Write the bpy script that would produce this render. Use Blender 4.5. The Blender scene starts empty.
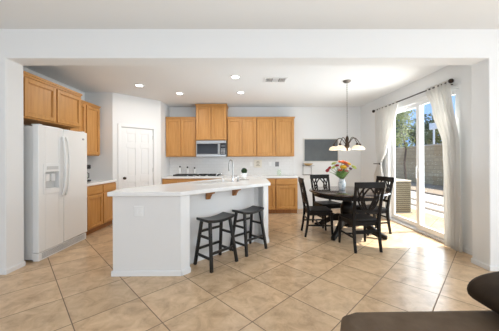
import bpy, bmesh, math, random
from mathutils import Vector, Matrix
random.seed(7)
S = bpy.context.scene
C = S.collection
PI = math.pi
R = math.radians

# ------------------------------------------------------------------ camera
F, CY, YAW, ROLL, HC = 240.44, 160.52, 0.0078, 0.0036, 1.303
cd = bpy.data.cameras.new('camera'); cam = bpy.data.objects.new('camera', cd); C.objects.link(cam)
cd.sensor_fit = 'HORIZONTAL'; cd.sensor_width = 36.0; cd.lens = F / 499 * 36.0
cd.shift_y = -(165.5 - CY) / 499 ; cd.clip_start = .02; cd.clip_end = 200
cam.matrix_world = Matrix.Translation((0, 0, HC)) @ Matrix.Rotation(-YAW, 4, 'Z') @ Matrix.Rotation(PI / 2, 4, 'X') @ Matrix.Rotation(-ROLL, 4, 'Z')
S.camera = cam

# ------------------------------------------------------------------ view and light
S.view_settings.view_transform = 'Standard'; S.view_settings.look = 'None'
S.view_settings.gamma = 1; S.view_settings.use_curve_mapping = False
S.view_settings.exposure = 0.60
SUN, WORLD, WIN_FILL, CEIL, FILL, UP, KUP, SIDE = 7.0, 1.0, 41.0, 5.0, 60.0, 40.0, 13.0, 46.0
w = bpy.data.worlds.new('sky'); S.world = w; w.use_nodes = True
nt = w.node_tree; nt.nodes.clear()
o_ = nt.nodes.new('ShaderNodeOutputWorld'); bg = nt.nodes.new('ShaderNodeBackground')
tc = nt.nodes.new('ShaderNodeTexCoord'); sx = nt.nodes.new('ShaderNodeSeparateXYZ'); cr = nt.nodes.new('ShaderNodeValToRGB')
nt.links.new(tc.outputs['Generated'], sx.inputs[0]); nt.links.new(sx.outputs['Z'], cr.inputs[0])
cr.color_ramp.elements[0].position = 0.0; cr.color_ramp.elements[0].color = (.30, .50, .90, 1)
cr.color_ramp.elements[1].position = .5; cr.color_ramp.elements[1].color = (.30, .48, .82, 1)
nt.links.new(cr.outputs[0], bg.inputs[0]); bg.inputs[1].default_value = WORLD
nt.links.new(bg.outputs[0], o_.inputs[0])
def lamp(name, kind, loc, energy, color=(1, 1, 1), **k):
    l = bpy.data.lights.new(name, kind); l.energy = energy; l.color = color
    d = k.pop('dir', None)
    for a, b in k.items(): setattr(l, a, b)
    o = bpy.data.objects.new(name, l); C.objects.link(o); o.location = loc
    if d is not None: o.rotation_euler = Vector(d).to_track_quat('-Z', 'Y').to_euler()
    return o
lamp('sun', 'SUN', (8, 4, 9), SUN, (1, .96, .90), angle=R(.6), dir=(-1.62, -.15, -2.4))
for wx in (-2.2, 2.2):      # fill light added at two unseen windows behind the camera
    lamp('window_fill_light', 'AREA', (wx, -3.9, 1.45), WIN_FILL, (.87, .945, 1), shape='RECTANGLE', size=2.6, size_y=2.0, dir=(0, 1, -.65))
lamp('window_fill_light', 'AREA', (4.25, 0, 1.45), SIDE, (.87, .945, 1), shape='RECTANGLE', size=2.6, size_y=2.0, dir=(-1, .35, -.2))  # side fill added to brighten the island recess from an unseen window
lamp('patio_daylight', 'AREA', (3.5, 4.35, 1.25), FILL, (.86, .94, 1), shape='RECTANGLE', size=1.7, size_y=2.2, dir=(-1, 0, 0))

lamp('bounce_fill_light', 'AREA', (0, -.9, .9), UP, (.78, .91, 1), shape='RECTANGLE', size=6.0, size_y=3.5, dir=(0, 0, 1))   # added upward fill without a fitting, standing in for bounced light
lamp('bounce_fill_light', 'AREA', (1.0, 4.2, 1.0), KUP, (.74, .89, 1), shape='RECTANGLE', size=3.4, size_y=2.2, dir=(0, 0, 1))  # second added upward fill, lifts the kitchen ceiling, no fitting here

# ------------------------------------------------------------------ materials
def mat(name, col, rough=.5, metal=0, spec=.5, noise=None, bump=None, emit=None, coat=0, sheen=0):
    m = bpy.data.materials.new(name); m.use_nodes = True
    n = m.node_tree.nodes; L = m.node_tree.links; b = n['Principled BSDF']
    b.inputs['Base Color'].default_value = (*col, 1); b.inputs['Roughness'].default_value = rough
    b.inputs['Metallic'].default_value = metal; b.inputs['Specular IOR Level'].default_value = spec
    b.inputs['Coat Weight'].default_value = coat
    if sheen: b.inputs['Sheen Weight'].default_value = sheen
    t = n.new('ShaderNodeTexCoord')
    if noise:                       # (colour2, scale xyz, low, high)
        mp = n.new('ShaderNodeMapping'); mp.inputs['Scale'].default_value = noise[1]
        L.new(t.outputs['Object'], mp.inputs[0])
        nz = n.new('ShaderNodeTexNoise'); nz.inputs['Scale'].default_value = 1; nz.inputs['Detail'].default_value = 5
        L.new(mp.outputs[0], nz.inputs['Vector'])
        r = n.new('ShaderNodeValToRGB'); r.color_ramp.elements[0].position = noise[2]; r.color_ramp.elements[1].position = noise[3]
        r.color_ramp.elements[0].color = (*col, 1); r.color_ramp.elements[1].color = (*noise[0], 1)
        L.new(nz.outputs['Fac'], r.inputs[0]); L.new(r.outputs[0], b.inputs['Base Color'])
    if bump:                        # (scale, strength, distance)
        nb = n.new('ShaderNodeTexNoise'); nb.inputs['Scale'].default_value = bump[0]; nb.inputs['Detail'].default_value = 3
        L.new(t.outputs['Object'], nb.inputs['Vector'])
        bp = n.new('ShaderNodeBump'); bp.inputs['Strength'].default_value = bump[1]; bp.inputs['Distance'].default_value = bump[2]
        L.new(nb.outputs['Fac'], bp.inputs['Height']); L.new(bp.outputs[0], b.inputs['Normal'])
    if emit:
        b.inputs['Emission Color'].default_value = (*emit[0], 1); b.inputs['Emission Strength'].default_value = emit[1]
    return m
WALL = mat('wall_paint', (.815, .815, .81), .85, bump=(140, .12, .002))
CEILM = mat('ceiling_paint', (.815, .815, .81), .9, bump=(70, .25, .003))
TRIM = mat('trim_paint', (.84, .84, .835), .45)
ISL = mat('island_paint', (.785, .78, .77), .7, bump=(140, .1, .002))
OAK = mat('oak', (.58, .292, .088), .42, noise=((.47, .212, .05), (26, 26, 2.2), .35, .75))
OAKX = mat('oak_horizontal', (.58, .292, .088), .42, noise=((.47, .212, .05), (2.2, 2.2, 26), .35, .75))
OAKD = mat('corbel_oak', (.40, .17, .05), .45, noise=((.27, .10, .03), (30, 30, 3), .35, .75))
QUARTZ = mat('white_counter', (.87, .87, .865), .22, noise=((.84, .84, .835), (14, 14, 14), .4, .8))
APPL = mat('white_appliance', (.84, .84, .83), .32, bump=(260, .06, .001))
APPG = mat('grey_plastic', (.45, .45, .45), .4)
DARKG = mat('dark_recess', (.10, .10, .105), .5)
STEEL = mat('brushed_steel', (.42, .42, .415), .34, 1)
CHROME = mat('chrome', (.72, .72, .73), .18, 1)
BLKGLASS = mat('black_glass', (.012, .012, .014), .12, spec=.2)
IRON = mat('cast_iron', (.015, .015, .016), .6)
BLACKW = mat('black_wood', (.006, .0045, .004), .42, spec=.2, noise=((.013, .009, .0065), (30, 30, 4), .4, .8))
STOOLW = mat('black_stool_wood', (.006, .006, .006), .36, spec=.5, noise=((.012, .0115, .011), (20, 20, 5), .4, .8))
TABLEW = mat('dark_table_top', (.040, .022, .014), .16, noise=((.075, .04, .022), (3, 40, 3), .4, .8), coat=.5)
BRONZE = mat('bronze', (.06, .038, .024), .42, .8)
RODM = mat('dark_rod', (.035, .022, .016), .45, .5)
ALAB = mat('alabaster', (.80, .72, .56), .35, noise=((.58, .45, .27), (14, 14, 14), .45, .8), emit=((1, .80, .52), .38))
LENS = mat('lamp_lens', (1, 1, 1), .5, emit=((1, .97, .92), 6))
SLATE = mat('chalkboard_slate', (.085, .095, .10), .55, noise=((.13, .14, .145), (3, 3, 3), .35, .8))
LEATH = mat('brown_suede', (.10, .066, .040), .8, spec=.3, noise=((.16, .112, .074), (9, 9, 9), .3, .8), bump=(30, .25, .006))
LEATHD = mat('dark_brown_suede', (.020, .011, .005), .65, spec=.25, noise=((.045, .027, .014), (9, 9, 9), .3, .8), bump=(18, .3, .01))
PLAST = mat('white_plastic', (.85, .85, .84), .35)
CERAM = mat('white_ceramic', (.85, .84, .82), .2)
CREAM = mat('cream_board', (.80, .74, .60), .6)
TAN = mat('tan_wicker', (.55, .38, .17), .7)
WIRE = mat('grey_wire', (.20, .18, .16), .4, .8)
CHALKR = mat('grey_switch', (.22, .22, .23), .4)
VASE = mat('blue_grey_glaze', (.42, .50, .56), .15, noise=((.78, .80, .80), (34, 34, 34), .42, .58))
STEM = mat('stem_green', (.10, .22, .05), .6)
LEAF = mat('leaf_green', (.13, .25, .06), .55, noise=((.28, .36, .08), (20, 20, 20), .4, .7))
RED = mat('petal_red', (.33, .008, .014), .55); ORANGE = mat('petal_orange', (.55, .11, .025), .55)
YELLOW = mat('petal_yellow', (.72, .46, .025), .55); LIME = mat('petal_lime', (.50, .52, .12), .55)
PINK = mat('petal_pink', (.52, .20, .17), .55); PURPLE = mat('petal_purple', (.16, .05, .12), .55)
GREENB = mat('topiary_green', (.022, .05, .014), .8)
SOIL = mat('soil', (.05, .035, .025), .9)
CONC = mat('patio_concrete', (.56, .50, .43), .85, noise=((.47, .41, .34), (1.5, 1.5, 1.5), .35, .75))
ACM = mat('tan_metal', (.26, .215, .125), .6)
BARK = mat('bark', (.16, .11, .075), .9, noise=((.09, .06, .04), (12, 12, 3), .4, .7))
FOLA = mat('foliage_olive', (.075, .10, .03), .7, noise=((.14, .17, .06), (3, 3, 3), .4, .7))
FOLB = mat('foliage_dark', (.04, .06, .02), .7, noise=((.09, .11, .04), (3, 3, 3), .4, .7))
FOLC = mat('foliage_bright', (.30, .34, .09), .6, noise=((.45, .46, .18), (5, 5, 5), .4, .7))
POLE = mat('pale_pole', (.72, .74, .76), .5)
def cloth_mat():
    m = bpy.data.materials.new('sheer_white_cloth'); m.use_nodes = True
    n = m.node_tree.nodes; L = m.node_tree.links; n.clear()
    o = n.new('ShaderNodeOutputMaterial'); d = n.new('ShaderNodeBsdfDiffuse'); t = n.new('ShaderNodeBsdfTranslucent'); tr = n.new('ShaderNodeBsdfTransparent')
    d.inputs[0].default_value = (.84, .82, .785, 1); t.inputs[0].default_value = (.82, .78, .72, 1)
    a = n.new('ShaderNodeMixShader'); a.inputs[0].default_value = .28; L.new(d.outputs[0], a.inputs[1]); L.new(t.outputs[0], a.inputs[2])
    c = n.new('ShaderNodeMixShader'); c.inputs[0].default_value = .10; L.new(a.outputs[0], c.inputs[1]); L.new(tr.outputs[0], c.inputs[2])
    L.new(c.outputs[0], o.inputs[0]); return m
CLOTH = cloth_mat()
def glass_mat(name, tint, gloss=.08):
    m = bpy.data.materials.new(name); m.use_nodes = True
    n = m.node_tree.nodes; L = m.node_tree.links; n.clear()
    o = n.new('ShaderNodeOutputMaterial'); tr = n.new('ShaderNodeBsdfTransparent'); g = n.new('ShaderNodeBsdfGlossy')
    tr.inputs[0].default_value = (*tint, 1); g.inputs['Roughness'].default_value = .02
    lw_ = n.new('ShaderNodeLayerWeight'); pw = n.new('ShaderNodeMath'); pw.operation = 'POWER'; pw.inputs[1].default_value = 4
    ml = n.new('ShaderNodeMath'); ml.operation = 'MULTIPLY_ADD'; ml.inputs[1].default_value = .3; ml.inputs[2].default_value = .03
    L.new(lw_.outputs['Facing'], pw.inputs[0]); L.new(pw.outputs[0], ml.inputs[0])
    a = n.new('ShaderNodeMixShader'); L.new(ml.outputs[0], a.inputs[0]); L.new(tr.outputs[0], a.inputs[1]); L.new(g.outputs[0], a.inputs[2])
    L.new(a.outputs[0], o.inputs[0]); return m
GLASS = glass_mat('clear_glass', (.96, .97, .965)); JAR = glass_mat('green_glass', (.90, .95, .88))
def nd(n, kind, op=None, **k):
    x = n.new(kind)
    if op: x.operation = op
    return x
def floor_mat():
    m = bpy.data.materials.new('tan_ceramic_tile'); m.use_nodes = True
    n = m.node_tree.nodes; L = m.node_tree.links; b = n['Principled BSDF']
    t = n.new('ShaderNodeTexCoord'); mp = n.new('ShaderNodeMapping'); mp.vector_type = 'POINT'
    a = R(44.1)
    mp.inputs['Rotation'].default_value = (0, 0, -a)
    L.new(t.outputs['Object'], mp.inputs[0]); s = n.new('ShaderNodeSeparateXYZ'); L.new(mp.outputs[0], s.inputs[0])
    def M(op, x, y=None):
        q = n.new('ShaderNodeMath'); q.operation = op
        for i, v in enumerate((x, y)):
            if v is None: continue
            if isinstance(v, (int, float)): q.inputs[i].default_value = v
            else: L.new(v, q.inputs[i])
        return q.outputs[0]
    dist, ids = [], []
    for ax, ph, sz in (('X', .335, .52), ('Y', 1.872, .5)):
        u = M('DIVIDE', M('SUBTRACT', s.outputs[ax], ph), sz)
        ids.append(M('FLOOR', u)); fr = M('SUBTRACT', M('FRACT', M('ADD', u, 50.0)), .5)
        dist.append(M('MULTIPLY', M('SUBTRACT', .5, M('ABSOLUTE', fr)), sz))
    dm = M('MINIMUM', *dist)
    gr = n.new('ShaderNodeMapRange'); gr.inputs['From Min'].default_value = .0028; gr.inputs['From Max'].default_value = .0048
    L.new(dm, gr.inputs['Value'])
    cx = n.new('ShaderNodeCombineXYZ'); L.new(ids[0], cx.inputs[0]); L.new(ids[1], cx.inputs[1])
    wn = n.new('ShaderNodeTexWhiteNoise'); wn.noise_dimensions = '2D'; L.new(cx.outputs[0], wn.inputs['Vector'])
    off = n.new('ShaderNodeVectorMath'); off.operation = 'MULTIPLY_ADD'; L.new(wn.outputs['Color'], off.inputs[0]); off.inputs[1].default_value = (9, 9, 9); L.new(t.outputs['Object'], off.inputs[2])
    n1 = n.new('ShaderNodeTexNoise'); n1.inputs['Scale'].default_value = 6.5; n1.inputs['Detail'].default_value = 9; n1.inputs['Roughness'].default_value = .66; n1.inputs['Distortion'].default_value = .6
    L.new(off.outputs[0], n1.inputs['Vector'])
    rp = n.new('ShaderNodeValToRGB'); e = rp.color_ramp.elements
    e[0].position = .28; e[0].color = (.41, .26, .145, 1); e[1].position = .74; e[1].color = (.76, .56, .365, 1)
    x = rp.color_ramp.elements.new(.5); x.color = (.61, .425, .258, 1)
    L.new(n1.outputs['Fac'], rp.inputs[0])
    hv = n.new('ShaderNodeHueSaturation'); L.new(rp.outputs[0], hv.inputs['Color'])
    vr = n.new('ShaderNodeMapRange'); vr.inputs['To Min'].default_value = .93; vr.inputs['To Max'].default_value = 1.07; L.new(wn.outputs['Value'], vr.inputs['Value']); L.new(vr.outputs[0], hv.inputs['Value'])
    mx = n.new('ShaderNodeMix'); mx.data_type = 'RGBA'; mx.inputs['A'].default_value = (.20, .135, .088, 1)
    L.new(gr.outputs[0], mx.inputs['Factor']); L.new(hv.outputs[0], mx.inputs['B']); L.new(mx.outputs['Result'], b.inputs['Base Color'])
    rr = n.new('ShaderNodeMapRange'); rr.inputs['To Min'].default_value = .7; rr.inputs['To Max'].default_value = .28; L.new(gr.outputs[0], rr.inputs['Value']); L.new(rr.outputs[0], b.inputs['Roughness'])
    bp = n.new('ShaderNodeBump'); bp.inputs['Strength'].default_value = .35; bp.inputs['Distance'].default_value = .003; L.new(gr.outputs[0], bp.inputs['Height'])
    nb = n.new('ShaderNodeTexNoise'); nb.inputs['Scale'].default_value = 7; L.new(t.outputs['Object'], nb.inputs['Vector'])
    b2 = n.new('ShaderNodeBump'); b2.inputs['Strength'].default_value = .12; b2.inputs['Distance'].default_value = .006; L.new(nb.outputs['Fac'], b2.inputs['Height']); L.new(bp.outputs[0], b2.inputs['Normal'])
    L.new(b2.outputs[0], b.inputs['Normal']); return m
def brick_mat(name, c1, c2, mortar, scale, bw, rh, ms, rough, axis):
    m = bpy.data.materials.new(name); m.use_nodes = True
    n = m.node_tree.nodes; L = m.node_tree.links; b = n['Principled BSDF']
    t = n.new('ShaderNodeTexCoord'); s = n.new('ShaderNodeSeparateXYZ'); cb = n.new('ShaderNodeCombineXYZ')
    L.new(t.outputs['Object'], s.inputs[0]); L.new(s.outputs[axis], cb.inputs[0]); L.new(s.outputs['Z'], cb.inputs[1])
    k = n.new('ShaderNodeTexBrick'); L.new(cb.outputs[0], k.inputs['Vector'])
    k.inputs['Color1'].default_value = (*c1, 1); k.inputs['Color2'].default_value = (*c2, 1); k.inputs['Mortar'].default_value = (*mortar, 1)
    k.inputs['Scale'].default_value = scale; k.inputs['Brick Width'].default_value = bw; k.inputs['Row Height'].default_value = rh; k.inputs['Mortar Size'].default_value = ms
    L.new(k.outputs['Color'], b.inputs['Base Color']); b.inputs['Roughness'].default_value = rough
    bp = n.new('ShaderNodeBump'); bp.inputs['Strength'].default_value = .4; bp.inputs['Distance'].default_value = .004; bp.invert = True
    L.new(k.outputs['Fac'], bp.inputs['Height']); L.new(bp.outputs[0], b.inputs['Normal'])
    return m
FLOOR = floor_mat()
SPLASH = brick_mat('white_wall_tile', (.82, .815, .80), (.80, .795, .78), (.70, .69, .67), 1, .15, .075, .002, .25, 'X')
SPLASHY = brick_mat('white_wall_tile_side', (.82, .815, .80), (.80, .795, .78), (.70, .69, .67), 1, .15, .075, .002, .25, 'Y')
BLOCK = brick_mat('tan_block', (.50, .37, .21), (.44, .32, .18), (.33, .24, .135), 1, .40, .20, .012, .9, 'Y')

# ------------------------------------------------------------------ helpers
class MB:
    def __init__(s): s.b = bmesh.new()
    def box(s, x0, x1, y0, y1, z0, z1, M=None):
        v = [s.b.verts.new((x, y, z)) for z in (z0, z1) for x, y in ((x0, y0), (x1, y0), (x1, y1), (x0, y1))]
        for f in ((3, 2, 1, 0), (4, 5, 6, 7), (0, 1, 5, 4), (1, 2, 6, 5), (2, 3, 7, 6), (3, 0, 4, 7)): s.b.faces.new([v[i] for i in f])
        if M is not None: bmesh.ops.transform(s.b, matrix=M, verts=v)
        return s
    def beam(s, p, q, wx, wy, up=(0, 1, 0), wx2=None, wy2=None):      # square bar from p to q
        p, q = Vector(p), Vector(q); d = (q - p).normalized(); u = Vector(up); a = d.cross(u).normalized(); c = a.cross(d).normalized()
        wx2 = wx if wx2 is None else wx2; wy2 = wy if wy2 is None else wy2; v = []
        for P, x, y in ((p, wx, wy), (q, wx2, wy2)):
            v += [s.b.verts.new(P + a * sx * x / 2 + c * sy * y / 2) for sx, sy in ((-1, -1), (1, -1), (1, 1), (-1, 1))]
        for f in ((3, 2, 1, 0), (4, 5, 6, 7), (0, 1, 5, 4), (1, 2, 6, 5), (2, 3, 7, 6), (3, 0, 4, 7)): s.b.faces.new([v[i] for i in f])
        return s
    def ribbon(s, pts, wx, wy, up=(0, 1, 0)):      # rectangular section swept along pts; wx, wy may be lists
        pts = [Vector(p) for p in pts]; n = len(pts); rings = []
        for i, P in enumerate(pts):
            d = (pts[min(i + 1, n - 1)] - pts[max(i - 1, 0)]).normalized(); a = d.cross(Vector(up)).normalized(); c = a.cross(d).normalized()
            x = wx[i] if isinstance(wx, (list, tuple)) else wx; y = wy[i] if isinstance(wy, (list, tuple)) else wy
            rings.append([s.b.verts.new(P + a * sx * x / 2 + c * sy * y / 2) for sx, sy in ((-1, -1), (1, -1), (1, 1), (-1, 1))])
        for i in range(n - 1):
            for k in range(4): s.b.faces.new((rings[i][k], rings[i][(k + 1) % 4], rings[i + 1][(k + 1) % 4], rings[i + 1][k]))
        s.b.faces.new(rings[0][::-1]); s.b.faces.new(rings[-1]); return s
    def tube(s, pts, r, seg=8):
        pts = [Vector(p) for p in pts]; n = len(pts); rings = []; ref = None
        for i, P in enumerate(pts):
            d = (pts[min(i + 1, n - 1)] - pts[max(i - 1, 0)]).normalized()
            if ref is None: ref = Vector((0, 0, 1)) if abs(d.z) < .9 else Vector((1, 0, 0))
            a = d.cross(ref).normalized(); c = a.cross(d).normalized(); ref = c
            rr = r[i] if isinstance(r, (list, tuple)) else r
            rings.append([s.b.verts.new(P + (a * math.cos(t) + c * math.sin(t)) * rr) for t in [2 * PI * k / seg for k in range(seg)]])
        for i in range(n - 1):
            for k in range(seg): s.b.faces.new((rings[i][k], rings[i][(k + 1) % seg], rings[i + 1][(k + 1) % seg], rings[i + 1][k]))
        s.b.faces.new(rings[0][::-1]); s.b.faces.new(rings[-1]); return s
    def lathe(s, prof, c=(0, 0, 0), seg=24, M=None):     # prof [(r,z)]
        rings = []; vs = []
        for r, z in prof:
            if r < 1e-5: ring = [s.b.verts.new((c[0], c[1], c[2] + z))]
            else: ring = [s.b.verts.new((c[0] + r * math.cos(2 * PI * k / seg), c[1] + r * math.sin(2 * PI * k / seg), c[2] + z)) for k in range(seg)]
            rings.append(ring); vs += ring
        for A, B in zip(rings, rings[1:]):
            for k in range(seg):
                l = (k + 1) % seg
                if len(A) == 1 and len(B) == 1: continue
                if len(A) == 1: s.b.faces.new((A[0], B[l], B[k]))
                elif len(B) == 1: s.b.faces.new((A[k], A[l], B[0]))
                else: s.b.faces.new((A[k], A[l], B[l], B[k]))
        if len(rings[0]) > 1: s.b.faces.new(rings[0][::-1])
        if len(rings[-1]) > 1: s.b.faces.new(rings[-1])
        if M is not None: bmesh.ops.transform(s.b, matrix=M, verts=vs)
        return s
    def prism(s, poly, z0, z1, M=None):
        lo = [s.b.verts.new((x, y, z0)) for x, y in poly]; hi = [s.b.verts.new((x, y, z1)) for x, y in poly]; n = len(poly)
        s.b.faces.new(lo[::-1]); s.b.faces.new(hi)
        for i in range(n): s.b.faces.new((lo[i], lo[(i + 1) % n], hi[(i + 1) % n], hi[i]))
        if M is not None: bmesh.ops.transform(s.b, matrix=M, verts=lo + hi)
        return s
    def ball(s, c, r, sub=2, sc=(1, 1, 1), M=None):
        g = bmesh.ops.create_icosphere(s.b, subdivisions=sub, radius=1.0)
        for v in g['verts']: v.co = Vector((c[0] + v.co.x * r * sc[0], c[1] + v.co.y * r * sc[1], c[2] + v.co.z * r * sc[2]))
        if M is not None: bmesh.ops.transform(s.b, matrix=M, verts=g['verts'])
        return s
    def build(s, name, m, parent=None, bevel=0, smooth=True, seg=2, fix=True, angle=40):
        if fix: bmesh.ops.recalc_face_normals(s.b, faces=s.b.faces[:])
        me = bpy.data.meshes.new(name); s.b.to_mesh(me); s.b.free(); me.materials.append(m)
        if smooth:
            for p in me.polygons: p.use_smooth = True
            me.set_sharp_from_angle(angle=R(angle))
        o = bpy.data.objects.new(name, me); C.objects.link(o)
        if parent: o.parent = parent
        if bevel:
            bv = o.modifiers.new('bevel', 'BEVEL'); bv.width = bevel; bv.segments = seg; bv.limit_method = 'ANGLE'; bv.angle_limit = R(50); bv.harden_normals = False
        return o
def thing(name, label, cat, loc=(0, 0, 0), rz=0, group=None):
    o = bpy.data.objects.new(name, None); C.objects.link(o); o.empty_display_size = .1
    o.location = loc; o.rotation_euler = (0, 0, rz); o['label'] = label; o['category'] = cat
    if group: o['group'] = group
    return o
def tag(o, label, cat, group=None):
    o['label'] = label; o['category'] = cat
    if group: o['group'] = group
    return o
def struct(name, mb, m, label=None, parent=None, **k):
    o = mb.build(name, m, parent, **k)
    if parent is None: o['kind'] = 'structure'
    if label: o['label'] = label
    return o
def dup(o, loc=None, rz=None, label=None, parent=None):
    c = o.copy(); C.objects.link(c)
    if parent is not None: c.parent = parent
    if loc is not None: c.location = loc
    if rz is not None: c.rotation_euler = (0, 0, rz)
    if label: c['label'] = label
    for ch in [x for x in o.children]: dup(ch, parent=c)
    return c
def T(x, y, z=0, rz=0): return Matrix.Translation((x, y, z)) @ Matrix.Rotation(rz, 4, 'Z')

# ------------------------------------------------------------------ room shell
XL, XR, YF, YB, ZH = -2.79, 2.836, 2.795, 3.025, 2.495
KL, KR, KB, ZC, ZF = -3.40, 3.06, 6.46, 2.738, 2.83
DY0, DY1, DZ = 3.42, 5.27, 2.40
struct('floor', MB().box(-4.4, 4.4, -4.2, KB + .2, -.06, 0), FLOOR, smooth=False)
struct('ceiling', MB().box(-4.4, 4.4, -4.2, YF, ZF, ZF + .1), CEILM, smooth=False)
struct('ceiling', MB().box(KL - .1, KR + .14, YB, KB + .2, ZC, ZC + .19), CEILM, smooth=False)
m = MB(); m.prism([(-4.4, 0), (XL, 0), (XL, ZH), (XR, ZH), (XR, 0), (4.4, 0), (4.4, ZF + .1), (-4.4, ZF + .1)], -YB, -YF, Matrix(((1, 0, 0, 0), (0, 0, -1, 0), (0, 1, 0, 0), (0, 0, 0, 1))))
struct('wall_partition', m, WALL, bevel=.012, seg=3)
struct('wall_left', MB().box(KL - .1, KL, YB, KB + .2, 0, ZC), WALL)
m = MB(); m.box(KR, KR + .14, YB, DY0, 0, ZC); m.box(KR, KR + .14, DY1, KB + .2, 0, ZC); m.box(KR, KR + .14, DY0, DY1, DZ, ZC)
struct('wall_right', m, WALL, smooth=False)
struct('wall_back', MB().box(KL - .1, KR + .14, KB, KB + .2, 0, ZC), WALL)
PX0, PY0, PX1, PY1 = -2.82, 5.05, -2.085, 5.785
struct('wall_pantry_side', MB().box(KL, PX0, PY0, PY0 + .1, 0, ZC), WALL)
struct('wall_pantry_return', MB().box(PX1 - .1, PX1, PY1 + .0, KB, 0, ZC), WALL)
struct('wall_front_room_left', MB().box(-4.5, -4.4, -4.2, YB, 0, ZF), WALL)
m = MB(); m.box(4.4, 4.5, -4.2, -1.3, 0, ZF); m.box(4.4, 4.5, 1.3, YB, 0, ZF); m.box(4.4, 4.5, -1.3, 1.3, 0, .45); m.box(4.4, 4.5, -1.3, 1.3, 2.45, ZF)
struct('wall_front_room_right', m, WALL, smooth=False)
m = MB(); m.box(4.42, 4.48, -1.3, -1.24, .45, 2.45); m.box(4.42, 4.48, 1.24, 1.3, .45, 2.45); m.box(4.42, 4.48, -1.24, 1.24, .45, .51); m.box(4.42, 4.48, -1.24, 1.24, 2.39, 2.45); m.box(4.42, 4.48, -.03, .03, .51, 2.39)
wf = struct('window_3', m, TRIM); MB().box(4.447, 4.453, -1.24, 1.24, .51, 2.39).build('pane', GLASS, wf)  # unseen window added to go with the side fill lamp
m = MB(); m.box(-4.4, -3.5, -4.2, -4.1, 0, ZF); m.box(-.9, .9, -4.2, -4.1, 0, ZF); m.box(3.5, 4.4, -4.2, -4.1, 0, ZF)
for a in (-3.5, .9): m.box(a, a + 2.6, -4.2, -4.1, 0, .45); m.box(a, a + 2.6, -4.2, -4.1, 2.45, ZF)
struct('wall_front_room_rear', m, WALL, smooth=False)
for i, a in enumerate((-3.5, .9)):
    m = MB(); m.box(a, a + .06, -4.18, -4.12, .45, 2.45); m.box(a + 2.54, a + 2.6, -4.18, -4.12, .45, 2.45); m.box(a + .06, a + 2.54, -4.18, -4.12, .45, .51); m.box(a + .06, a + 2.54, -4.18, -4.12, 2.39, 2.45); m.box(a + 1.27, a + 1.33, -4.18, -4.12, .51, 2.39)
    wf = struct('window_%d' % (i + 1), m, TRIM); MB().box(a + .06, a + 2.54, -4.153, -4.147, .51, 2.39).build('pane', GLASS, wf)

# diagonal pantry wall with the panelled door
DL = math.hypot(PX1 - PX0, PY1 - PY0); DA = math.atan2(PY1 - PY0, PX1 - PX0); DM = T(PX0, PY0, 0, DA)
d0, d1, dh = .158, .868, 2.045
m = MB(); m.box(0, d0, 0, .1, 0, ZC, DM); m.box(d1, DL, 0, .1, 0, ZC, DM); m.box(d0, d1, 0, .1, dh, ZC, DM)
struct('wall_pantry_diagonal', m, WALL, smooth=False)
m = MB(); cw = .06
m.box(d0 - cw, d0, -.016, 0, 0, dh + cw, DM); m.box(d1, d1 + cw, -.016, 0, 0, dh + cw, DM); m.box(d0, d1, -.016, 0, dh, dh + cw, DM)
m.box(d0, d0 + .012, 0, .1, 0, dh, DM); m.box(d1 - .012, d1, 0, .1, 0, dh, DM); m.box(d0 + .012, d1 - .012, 0, .1, dh - .012, dh, DM)
struct('trim_1', m, TRIM, bevel=.003)
def panel_door(w_, h_, rows, cols, st, t=.035):      # leaf in local x 0..w, z 0..h, front face at y 0
    m = MB(); xs = [(st + i * ((w_ - st * (cols + 1)) / cols + st), st + i * ((w_ - st * (cols + 1)) / cols + st) + (w_ - st * (cols + 1)) / cols) for i in range(cols)]
    m.box(0, st, 0, t, 0, h_); m.box(w_ - st, w_, 0, t, 0, h_)
    for a, b in zip(xs, xs[1:]): m.box(a[1], b[0], 0, t, 0, h_)
    zprev = 0
    for z0, z1 in rows + [(h_, h_)]:
        for a, b in xs: m.box(a, b, 0, t, zprev, z0)
        zprev = z1
        if z0 < h_:
            for a, b in xs:
                m.box(a, b, .012, t, z0, z1)
                m.box(a + .028, b - .028, .005, .012, z0 + .028, z1 - .028)
    return m
lw = d1 - d0 - .03; m = panel_door(lw, 2.02, [(.20, .82), (.98, 1.58), (1.70, 1.90)], 2, .105)
bmesh.ops.transform(m.b, matrix=DM @ Matrix.Translation((d0 + .015, .012, .008)), verts=m.b.verts[:])
pd = struct('door_1', m, TRIM, bevel=.003)
m = MB(); KM = DM @ Matrix.Translation((d0 + .015 + .055, .012, .93)) @ Matrix.Rotation(PI / 2, 4, 'X')
m.lathe([(.030, 0), (.030, .006), (.012, .010), (.010, .035), (.022, .042), (.028, .055), (.022, .068), (0, .072)], seg=18, M=KM)
m.build('door_knob', BRONZE, pd)
m = MB()
for z in (.25, 1.05, 1.80): m.box(d1 - .0185, d1 - .0115, .002, .016, z, z + .09, DM)
m.build('hinge', STEEL, pd)

# baseboards
def bb(name, segs):
    m = MB()
    for (x0, y0, x1, y1) in segs:
        L_ = math.hypot(x1 - x0, y1 - y0); m.box(0, L_, -.014, 0, 0, .056, T(x0, y0, 0, math.atan2(y1 - y0, x1 - x0)))
        m.box(0, L_, -.008, 0, .056, .064, T(x0, y0, 0, math.atan2(y1 - y0, x1 - x0)))
    return struct(name, m, TRIM, bevel=.003)
bb('baseboard_left', [(-4.4, YF, XL + .014, YF), (XL, YF, XL, YB)])
bb('baseboard_right', [(XR - .014, YF, 4.4, YF), (XR, YB, XR, YF), (KR, DY0 - .04, KR, YB), (KR, KB, KR, DY1 + .04)])
bb('baseboard_back', [(1.20, KB, KR, KB)])

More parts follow.
